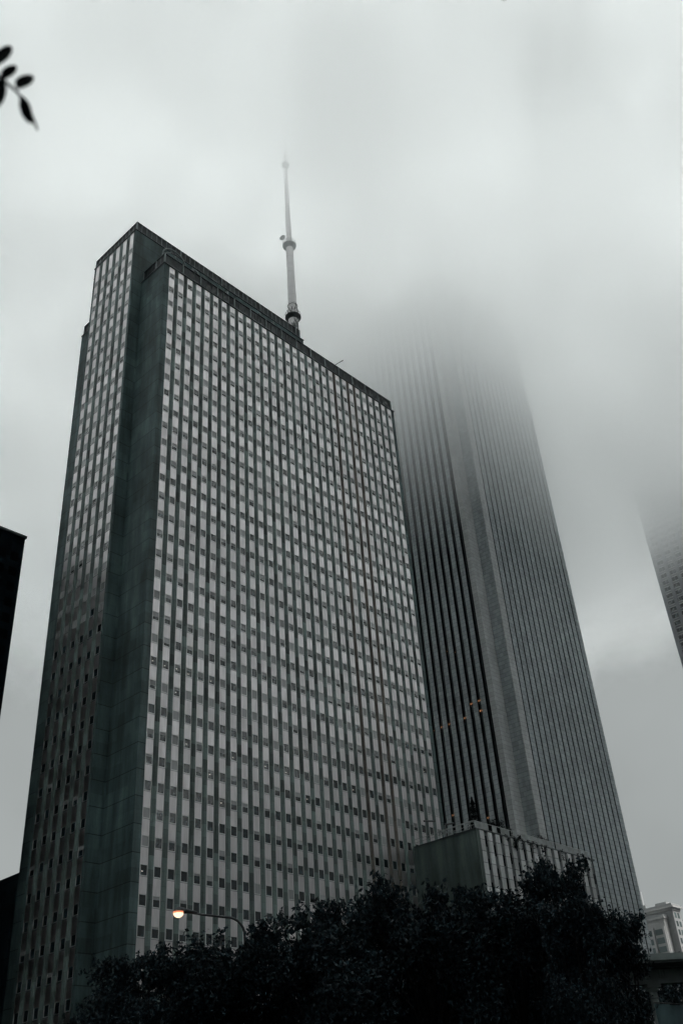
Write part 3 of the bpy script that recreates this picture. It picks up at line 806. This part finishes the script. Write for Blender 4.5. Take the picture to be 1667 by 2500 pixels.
me = bpy.data.meshes.new('hanging_plants'); me.from_pydata(v, [], fq); me.materials.append(M['conif'])
o = link_mesh('hanging_plants', me, None, (AX0, AY, 0)); tag(o, kind='stuff', label='dark plants hanging over the front rail of the roof terrace', cat='plants')

# ------------------------------------------------------------------ low cloud
def cloud():
    m = bpy.data.materials.new('low_cloud'); m.use_nodes = True; t = m.node_tree; t.nodes.clear()
    out = t.nodes.new('ShaderNodeOutputMaterial'); vs = t.nodes.new('ShaderNodeVolumePrincipled')
    t.links.new(vs.outputs[0], out.inputs['Volume'])
    vs.inputs['Color'].default_value = (.997, .999, .999, 1); vs.inputs['Anisotropy'].default_value = .3
    g = t.nodes.new('ShaderNodeNewGeometry'); s = t.nodes.new('ShaderNodeSeparateXYZ'); t.links.new(g.outputs['Position'], s.inputs[0])
    # the base of the cloud sags over the taller tower
    vd = t.nodes.new('ShaderNodeVectorMath'); vd.operation = 'DISTANCE'
    cb = t.nodes.new('ShaderNodeCombineXYZ'); t.links.new(s.outputs[0], cb.inputs[0]); t.links.new(s.outputs[1], cb.inputs[1])
    t.links.new(cb.outputs[0], vd.inputs[0]); vd.inputs[1].default_value = (165, 40, 0)
    sag = mapr(t, vd.outputs['Value'], 20, 130, 40, 0)
    n = noise(t, g.outputs['Position'], .012, 3, .5)
    nz = math_(t, 'ADD', mapr(t, n, .3, .7, -8, 8), mapr(t, noise(t, g.outputs['Position'], .035, 4, .6), .3, .7, -7, 7))
    b = math_(t, 'SUBTRACT', math_(t, 'SUBTRACT', 194.0, sag), nz)
    depth = math_(t, 'SUBTRACT', 292.0, b)
    a = math_(t, 'DIVIDE', math_(t, 'SUBTRACT', s.outputs[2], b), depth, True)
    # same amount of cloud overhead everywhere: where the base hangs lower the cloud is thinner per metre
    dens = math_(t, 'MULTIPLY', a, math_(t, 'DIVIDE', .105 * 90, depth))
    wisp = mapr(t, noise(t, g.outputs['Position'], .022, 4, .6), .32, .68, .74, 1.26)
    dens = math_(t, 'MULTIPLY', dens, wisp)
    t.links.new(dens, vs.inputs['Density'])
    return m
M['cloud'] = cloud()
c = MB(); c.box(-500, 345, -500, 270, 150, 292, 'cloud'); o = c.build('cloud'); tag(o, kind='stuff')

# ------------------------------------------------------------------ light
wd_ = bpy.data.worlds.new('World'); sc.world = wd_; wd_.use_nodes = True
t = wd_.node_tree; t.nodes.clear()
out = t.nodes.new('ShaderNodeOutputWorld'); bg = t.nodes.new('ShaderNodeBackground'); t.links.new(bg.outputs[0], out.inputs[0])
sky = t.nodes.new('ShaderNodeTexSky'); sky.sky_type = 'NISHITA'; sky.sun_disc = False
sky.sun_elevation = R(48); sky.sun_rotation = R(150)
bw = t.nodes.new('ShaderNodeRGBToBW'); t.links.new(sky.outputs[0], bw.inputs[0])
# overcast: brightest overhead, colour all but gone
tc = t.nodes.new('ShaderNodeTexCoord'); sp = t.nodes.new('ShaderNodeSeparateXYZ'); t.links.new(tc.outputs['Generated'], sp.inputs[0])
el = mapr(t, math_(t, 'POWER', mapr(t, sp.outputs[2], .47, .85, 0, 1), 1.1), 0, 1, .195, 2.8)
flat = math_(t, 'ADD', math_(t, 'MULTIPLY', bw.outputs[0], .04), 8.0)
south = mapr(t, sp.outputs[1], -.5, .0, .3, 1); low = mapr(t, sp.outputs[2], .35, .55, 0, 1)
sf = math_(t, 'MAXIMUM', south, low)
lum = math_(t, 'MULTIPLY', math_(t, 'MULTIPLY', flat, el), math_(t, 'MULTIPLY', sf, mapr(t, noise(t, tc.outputs['Generated'], 3.2, 4, .5), .3, .7, .9, 1.12)))
t.links.new(scale_col(t, (.93, 1.0, .992), lum), bg.inputs[0])
bg.inputs[1].default_value = .1
sl = bpy.data.lights.new('sun', 'SUN'); sl.energy = 1.5; sl.angle = R(30); sl.color = (1, .97, .93)
so = bpy.data.objects.new('sun', sl); col.objects.link(so)
so.rotation_euler = (R(42), 0, R(-150 + 180 - 0))

vsx = sc.view_settings; vsx.view_transform = 'Standard'; vsx.look = 'None'; vsx.exposure = 1.33; vsx.gamma = 1
cy = sc.cycles
cy.use_denoising = True; cy.use_adaptive_sampling = True; cy.adaptive_threshold = .012
try: cy.denoiser = 'OPENIMAGEDENOISE'
except Exception: pass
cy.volume_bounces = 9; cy.max_bounces = 11; cy.diffuse_bounces = 3; cy.glossy_bounces = 3; cy.transparent_max_bounces = 4
cy.volume_step_rate = 1.0; cy.volume_max_steps = 256
cy.caustics_reflective = False; cy.caustics_refractive = False
cy.sample_clamp_indirect = 4
